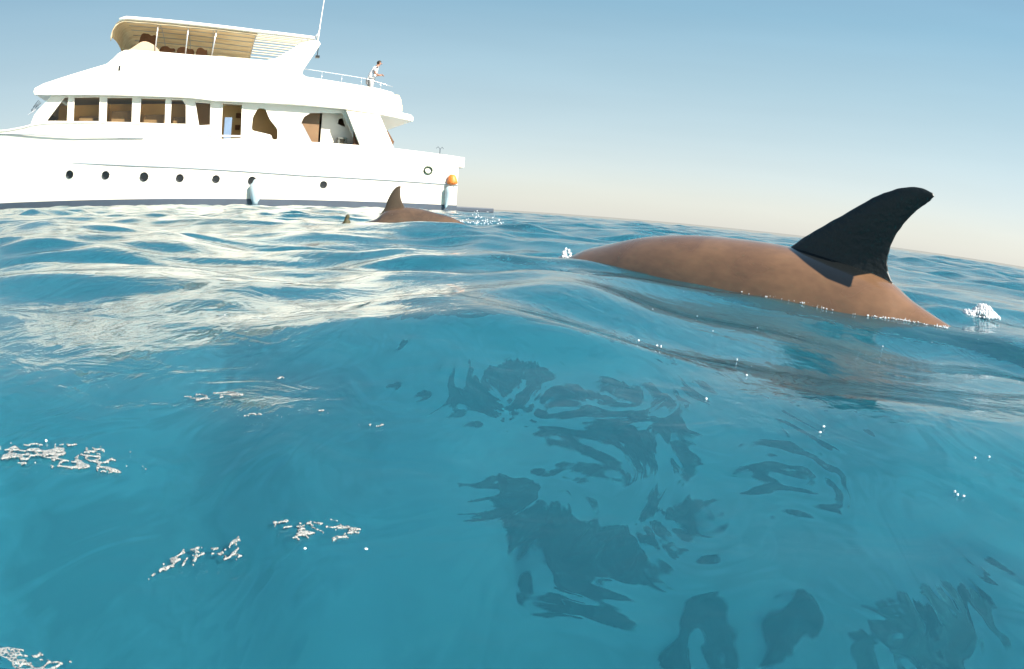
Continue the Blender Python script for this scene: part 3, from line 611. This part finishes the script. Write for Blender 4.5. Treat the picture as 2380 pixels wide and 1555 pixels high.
def in_poly(x, z, poly):
    c = False; n = len(poly)
    for i in range(n):
        (x0, z0), (x1, z1) = poly[i], poly[i - 1]
        if (z0 > z) != (z1 > z) and x < (x1 - x0) * (z - z0) / (z1 - z0) + x0: c = not c
    return c
def edge_dist(x, z, poly):
    d = min((Vector((x, z)) - geometry.intersect_point_line(Vector((x, z)), Vector(a), Vector(b))[0]).length if 0 <= geometry.intersect_point_line(Vector((x, z)), Vector(a), Vector(b))[1] <= 1
            else (Vector((x, z)) - Vector(a)).length for a, b in zip(poly, poly[1:] + poly[:1]))
    return .5 + (min(d, .03) if in_poly(x, z, poly) else -min(d, .03)) * 16
def dolphin(name, P0, hd, prof, lead, trail, mat, fmat, label, dark=None, fth=.022, nx=260, na=72):
    """local x forward, z up; prof rows: x, top z, half height, half width"""
    root = empty(name, (P0[0], P0[1], P0[2] if len(P0) > 2 else 0), hd, label=label, cat='dolphin', group='dolphins')
    prof = sorted(prof); px = [p[0] for p in prof]; xs = np.linspace(px[0], px[-1], nx)
    top = cr(xs, px, [p[1] for p in prof]); hh = np.maximum(cr(xs, px, [p[2] for p in prof]), .004); hw = np.maximum(cr(xs, px, [p[3] for p in prof]), .004)
    v = []; f = []; dk = []
    for x, t, a, b in zip(xs, top, hh, hw):
        for k in range(na):
            g = 2 * pi * k / na; sg, cg = sin(g), cos(g)
            # slightly pear-shaped section with a soft dorsal ridge
            zz = t - a + a * cg; yy = b * math.copysign(abs(sg) ** (.92), sg) * (1 - .10 * cg)
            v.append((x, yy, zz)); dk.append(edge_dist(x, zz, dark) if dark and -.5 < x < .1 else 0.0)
    for i in range(nx - 1):
        for k in range(na): f.append((i * na + k, (i + 1) * na + k, (i + 1) * na + (k + 1) % na, i * na + (k + 1) % na))
    f += [tuple(range(na)), tuple((nx - 1) * na + k for k in range(na))[::-1]]
    me = bpy.data.meshes.new('body'); me.from_pydata(v, [], f); at = me.attributes.new('dark_lobe', 'FLOAT', 'POINT'); at.data.foreach_set('value', dk)
    link_mesh('body', me, mat, root, True)
    # dorsal fin: rows from the root to the tip, aerofoil section
    nt_, nc = 60, 24; tt = np.linspace(0, 1, nt_); v = []; f = []
    pl = np.linspace(0, 1, len(lead)); pt = np.linspace(0, 1, len(trail))
    LX, LZ = cr(tt, pl, [p[0] for p in lead]), cr(tt, pl, [p[1] for p in lead]); TX, TZ = cr(tt, pt, [p[0] for p in trail]), cr(tt, pt, [p[1] for p in trail])
    for i, t in enumerate(tt):
        th = fth * (1 - t) ** .75 + .0015 + .030 * (1 - t) ** 9
        for k in range(nc):
            g = 2 * pi * k / nc; c = (1 - cos(g)) / 2            # 0 lead .. 1 trail .. back
            y = math.copysign(th * (sin(pi * c ** .7)) ** .8, sin(g)) if 0 < c < 1 else 0
            wob = .0015 * noise.noise(Vector((t * 22, c * 3, 7)))
            v.append((LX[i] * (1 - c) + TX[i] * c + wob, y, LZ[i] * (1 - c) + TZ[i] * c + wob))
    for i in range(nt_ - 1):
        for k in range(nc): f.append((i * nc + k, (i + 1) * nc + k, (i + 1) * nc + (k + 1) % nc, i * nc + (k + 1) % nc))
    f.append(tuple((nt_ - 1) * nc + k for k in range(nc)))
    obj('dorsal_fin', v, f, fmat, root, True)
    # flukes and flippers below the surface
    xe, ze = xs[0], top[0] - hh[0]
    for s in (-1, 1):
        o_ = smooth_loop([(xe + .12, 0), (xe + .05, s * .10), (xe - .10, s * .27), (xe - .16, s * .28), (xe - .12, s * .12), (xe - .09, 0)], 5)
        v = [(x, y, ze + .012) for x, y in o_] + [(x, y, ze - .012) for x, y in o_]; n = len(o_)
        obj('fluke', v, [tuple(range(n)), tuple(range(n, 2 * n))[::-1]] + [(i, (i + 1) % n, n + (i + 1) % n, n + i) for i in range(n)], fmat, root, True)
        xf = float(np.interp(.72, [0, 1], [px[0], px[-1]])); k = int(np.argmin(abs(xs - xf))); zf = top[k] - hh[k] * 1.4; w = hw[k] * .7
        o_ = smooth_loop([(xf + .07, w * s), (xf + .02, s * (w + .12)), (xf - .12, s * (w + .24)), (xf - .15, s * (w + .22)), (xf - .10, s * (w + .08)), (xf - .07, w * s)], 4)
        v = [(x, y, zf - abs(y) * .5 + .012) for x, y in o_] + [(x, y, zf - abs(y) * .5 - .012) for x, y in o_]; n = len(o_)
        obj('flipper', v, [tuple(range(n)), tuple(range(n, 2 * n))[::-1]] + [(i, (i + 1) % n, n + (i + 1) % n, n + i) for i in range(n)], fmat, root, True)
        k = int(np.argmin(abs(xs - (px[-1] - .24)))); bm = bmesh.new(); bmesh.ops.create_uvsphere(bm, u_segments=12, v_segments=8, radius=.014)
        me = bpy.data.meshes.new('eye'); bm.to_mesh(me); bm.free(); e = link_mesh('eye', me, M_BLACK, root, True); e.location = (xs[k], s * hw[k] * .96, top[k] - hh[k] * 1.1)
    return root
dolphin('dolphin', (.868, 2.13), radians(135),
    [(1.42, -.50, .010, .014), (1.34, -.45, .026, .03), (1.24, -.38, .045, .05), (1.16, -.27, .085, .09), (1.06, -.14, .12, .125), (.97, -.025, .145, .155), (.90, .036, .160, .17), (.83, .070, .168, .178), (.732, .098, .178, .185),
     (.578, .137, .19, .195), (.413, .160, .20, .205), (.225, .167, .205, .21), (0, .160, .20, .20), (-.16, .138, .185, .18), (-.28, .115, .165, .155), (-.35, .093, .15, .135), (-.42, .052, .125, .115), (-.50, .018, .105, .095), (-.60, -.02, .085, .07), (-.75, -.10, .062, .045), (-.95, -.22, .045, .03), (-1.12, -.33, .02, .02)],
    [(.09, .07), (.040, .135), (.0, .163), (-.057, .207), (-.143, .262), (-.227, .316), (-.296, .356), (-.366, .381), (-.420, .386), (-.462, .374)],
    [(-.40, .02), (-.37, .075), (-.343, .112), (-.331, .150), (-.334, .190), (-.350, .235), (-.378, .278), (-.412, .316), (-.445, .342), (-.467, .364)],
    M_DOL, M_FIN, 'near brown dolphin arching out of the water with a tall black dorsal fin',
    dark=[(.03, .25), (.012, .163), (-.048, .140), (-.096, .118), (-.174, .084), (-.255, .066), (-.248, .100), (-.30, .118), (-.42, .150), (-.42, .25)])  # outline of the dark-coloured lobe around the fin base
dolphin('dolphin', (-1.30, 7.75, .045), radians(172),
    [(1.15, -.5, .01, .014), (1.0, -.42, .05, .05), (.85, -.30, .11, .11), (.65, -.16, .15, .15), (.45, -.06, .17, .17), (.28, -.005, .18, .18), (.18, .075, .19, .19), (.0, .13, .19, .19), (-.2, .125, .18, .18), (-.4, .085, .16, .155), (-.58, .045, .13, .12), (-.75, -.03, .1, .09), (-1.0, -.15, .06, .05), (-1.25, -.3, .03, .02)],
    [(.27, .0), (.23, .06), (.19, .12), (.165, .20), (.125, .285), (.085, .340), (.050, .362), (.025, .366)],
    [(-.09, .05), (-.06, .10), (-.035, .14), (-.008, .185), (.012, .235), (.020, .29), (.022, .33), (.018, .362)],
    M_DOL2, M_FIN2, 'far small grey brown dolphin surfacing beside the stern of the yacht')


# ------------------------------------------------------------------ modelled glints, splashes, drops
M_GLINT = bpy.data.materials.new('glint'); _t = nt(M_GLINT); _p = N(_t, 'BsdfPrincipled'); _o = N(_t, 'OutputMaterial'); _t.links.new(_p.outputs[0], _o.inputs[0])  # pale lacy colour that imitates the boat's glints on the water
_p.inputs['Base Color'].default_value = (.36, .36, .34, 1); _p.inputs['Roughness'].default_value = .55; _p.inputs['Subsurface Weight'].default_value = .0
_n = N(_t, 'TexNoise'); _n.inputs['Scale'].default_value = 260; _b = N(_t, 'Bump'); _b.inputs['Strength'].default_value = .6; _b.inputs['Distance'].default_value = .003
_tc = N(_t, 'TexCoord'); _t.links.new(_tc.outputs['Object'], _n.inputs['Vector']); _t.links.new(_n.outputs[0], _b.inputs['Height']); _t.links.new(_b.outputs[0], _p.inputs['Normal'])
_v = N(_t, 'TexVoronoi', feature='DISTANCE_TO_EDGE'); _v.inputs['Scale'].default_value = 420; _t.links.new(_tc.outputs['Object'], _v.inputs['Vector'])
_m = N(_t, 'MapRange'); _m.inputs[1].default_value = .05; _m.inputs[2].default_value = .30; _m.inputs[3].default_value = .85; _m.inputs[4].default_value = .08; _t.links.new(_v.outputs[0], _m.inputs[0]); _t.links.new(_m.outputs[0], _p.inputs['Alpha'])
def glint(c, L_, W_, rot, seed, label, fill=.5, cells=3.0, n=110, m=46):
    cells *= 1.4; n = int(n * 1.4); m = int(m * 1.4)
    """a boat reflection modelled as a pale lacy sheet on the water: ridges of a warped noise, with real thickness"""
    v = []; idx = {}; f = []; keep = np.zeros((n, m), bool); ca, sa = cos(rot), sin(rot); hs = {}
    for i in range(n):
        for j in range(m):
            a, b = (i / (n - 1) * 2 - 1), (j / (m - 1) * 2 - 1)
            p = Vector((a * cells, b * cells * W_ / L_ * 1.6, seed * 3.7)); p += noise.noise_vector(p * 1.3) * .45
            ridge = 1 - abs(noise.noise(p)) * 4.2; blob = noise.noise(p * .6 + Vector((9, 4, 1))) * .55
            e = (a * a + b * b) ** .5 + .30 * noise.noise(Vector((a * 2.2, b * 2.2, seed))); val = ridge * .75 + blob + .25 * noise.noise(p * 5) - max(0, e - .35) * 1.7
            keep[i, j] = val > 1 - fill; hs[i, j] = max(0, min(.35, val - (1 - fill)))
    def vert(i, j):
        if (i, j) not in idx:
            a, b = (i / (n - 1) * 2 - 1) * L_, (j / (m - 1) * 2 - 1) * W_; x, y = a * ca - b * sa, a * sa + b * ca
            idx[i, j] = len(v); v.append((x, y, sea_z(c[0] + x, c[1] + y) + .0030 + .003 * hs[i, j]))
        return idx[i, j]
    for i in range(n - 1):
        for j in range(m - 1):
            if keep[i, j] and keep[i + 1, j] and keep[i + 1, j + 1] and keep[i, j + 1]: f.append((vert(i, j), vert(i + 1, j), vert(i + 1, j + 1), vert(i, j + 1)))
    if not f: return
    o = obj('glint', v, f, M_GLINT, smooth=True, fix=False); o.location = (c[0], c[1], 0); s = o.modifiers.new('solid', 'SOLIDIFY'); s.thickness = .0015; s.offset = -1
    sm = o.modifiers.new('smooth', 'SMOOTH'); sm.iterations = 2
    return tag(o, label, 'glint', kind='stuff')
glint((-.291, .614), .062, .020, .34, 21, 'white modelled glint streak on the calm water left of centre', .75, 2.6)
glint((-.335, .425), .098, .036, .42, 2, 'lacy white modelled glint at the left edge', 1.0, 5.5)
glint((-.158, .590), .018, .008, .3, 3, 'small white modelled glint', .8, 1.6, 40, 20)
glint((-.115, .580), .019, .011, .2, 4, 'small forked white modelled glint', .7, 2.0, 50, 30)
glint((-.22, .558), .019, .006, .3, 5, 'thin white modelled glint', .85, 1.5, 40, 20)
glint((-.192, .561), .014, .006, .3, 6, 'tiny white modelled glint', .8, 1.5, 40, 20)
glint((-.235, .683), .012, .006, .3, 7, 'tiny white modelled glint farther out', .9, 1.4, 30, 16)
glint((-.188, .335), .032, .016, 1.0, 8, 'curled white modelled glint on the near water', .74, 2.4, 60, 34)
glint((-.164, .345), .034, .018, .7, 9, 'forked white modelled glint on the near water', .74, 2.6, 60, 34)
glint((-.112, .385), .042, .026, .4, 15, 'branching white modelled glint right of the two near glints', .78, 3.2, 80, 50)
glint((-.225, .205), .036, .022, .5, 13, 'white modelled glint net in the bottom left corner', 1.1, 3.4, 80, 50)

def beads(name, items, mat, label, cat, sub=1):
    """many small water beads joined into one splash"""
    bm = bmesh.new(); bmesh.ops.create_icosphere(bm, subdivisions=sub, radius=1); bv = [q.co.copy() for q in bm.verts]; bf = [tuple(q.index for q in g.verts) for g in bm.faces]; bm.free()
    v = []; f = []
    for (x, y, z), r in items:
        n0 = len(v); sq = .7 + .6 * random.random(); v += [(x + q.x * r * sq, y + q.y * r, z + q.z * r / sq) for q in bv]; f += [tuple(i + n0 for i in g) for g in bf]
    return tag(obj(name, v, f, mat, smooth=True, fix=False), label, cat, kind='stuff')
def glass_drop():
    m = bpy.data.materials.new('frothy_water'); t = nt(m); p = N(t, 'BsdfPrincipled'); o = N(t, 'OutputMaterial'); t.links.new(p.outputs[0], o.inputs[0])
    p.inputs['Base Color'].default_value = (.85, .87, .88, 1); p.inputs['Roughness'].default_value = .12; p.inputs['Transmission Weight'].default_value = .12; p.inputs['IOR'].default_value = 1.33; return m
M_DROP = glass_drop()
def splash(cx, cy, w, h, n, r0, r1, label, sp=(1, 0)):
    it = []
    while len(it) < n:
        a, b, t = rng.uniform(-1, 1), rng.uniform(-1, 1), rng.random() ** 1.3
        if (a * a + b * b) ** .5 > 1 - t * .75 or noise.noise(Vector((a * 2.2 + cx * 7, b * 2.2, t * 2.6))) < -.12 + t * .1: continue
        q = rng.random(); r = r0 + (r1 - r0) * q ** 2.2
        it.append(((cx + w * (a * sp[0] - b * sp[1] * .6), cy + w * (a * sp[1] + b * sp[0] * .6), sea_z(cx, cy) + h * t), r))
    return beads('splash', it, M_DROP, label, 'splash')
splash(1.51, 1.90, .085, .040, 1700, .0008, .0070, 'frothy white splash behind the tail of the near dolphin')
splash(.225, 3.22, .045, .055, 260, .0015, .008, 'small white splash at the head end of the near dolphin')
splash(-.50, 9.6, .34, .17, 160, .002, .011, 'thin spray of drops to the right of the far dolphin')
it = []
for q, (x, y) in enumerate([(.178, .971), (.204, .966), (.21, .966), (.366, 1.085), (.214, .723), (.309, .868), (.298, .599), (.309, .615), (.362, .441), (.366, .437), (.363, .447), (.429, .509), (.446, .507), (-.367, .441), (-.114, .361), (-.08, .377), (.889, 1.504), (.515, 2.8)]):
    it.append(((x, y, sea_z(x, y) + .0010), .0011 * (1 + y * .6)))
for q in range(14):
    a = rng.uniform(-.55, .75); d = rng.uniform(.5, 2.0); x, y = d * sin(a), d * cos(a); it.append(((x, y, sea_z(x, y) + .0005), rng.uniform(.0004, .0011) * (.6 + d * .5)))
hx, hy = cos(radians(135)), sin(radians(135))
for q in range(420):      # froth along the wet flank of the dolphin
    u = -.56 + .75 * rng.random() ** 1.8; cl = noise.noise(Vector((u * 9, 3, 1)))
    if cl < -.05 and q % 4: continue
    yl = float(np.interp(u, [-.6, -.5, -.35, -.16, 0, .2], [.045, .085, .125, .165, .185, .19])) + abs(rng.normal(0, .008)) - .004
    x, y = .868 + hx * u - hy * yl, 2.13 + hy * u + hx * yl
    it.append(((x, y, sea_z(x, y) + .001 + abs(rng.normal(0, .002))), rng.uniform(.0005, .0024)))
beads('bubbles', it, M_DROP, 'scattered bright bubbles and drops on the water', 'bubbles')
# olive object poking out of the water left of the far dolphin, and a drifting weed raft
mb = MB(); x, y = -1.775, 7.19; z = sea_z(x, y)
mb.tube([(x, y, z - .1), (x - .005, y, z + .0), (x + .004, y, z + .03), (x - .004, y, z + .048), (x + .006, y, z + .065), (x + .008, y, z + .085), (x + .006, y, z + .097)], [.06, .045, .034, .020, .024, .020, .006], 12)
tag(mb.build('marker_buoy', M_OLIVE, None, True), 'small dark olive knob floating left of the far dolphin', 'buoy')
mb = MB(); x, y = -9.0, 11.1
for q in range(14):
    a = rng.uniform(-.6, .6); xx, yy = x + rng.normal(0, .13), y + rng.normal(0, .2); mb.tube([(xx, yy, sea_z(xx, yy) - .01), (xx + .12 * cos(a), yy + .12 * sin(a), sea_z(xx, yy) + .012), (xx + .25 * cos(a), yy + .25 * sin(a), sea_z(xx, yy) + .0)], [.012, .018, .008], 5)
tag(mb.build('floating_weed', M_OLIVE, None, True), 'raft of olive weed floating near the bow side of the yacht', 'seaweed', kind='stuff')
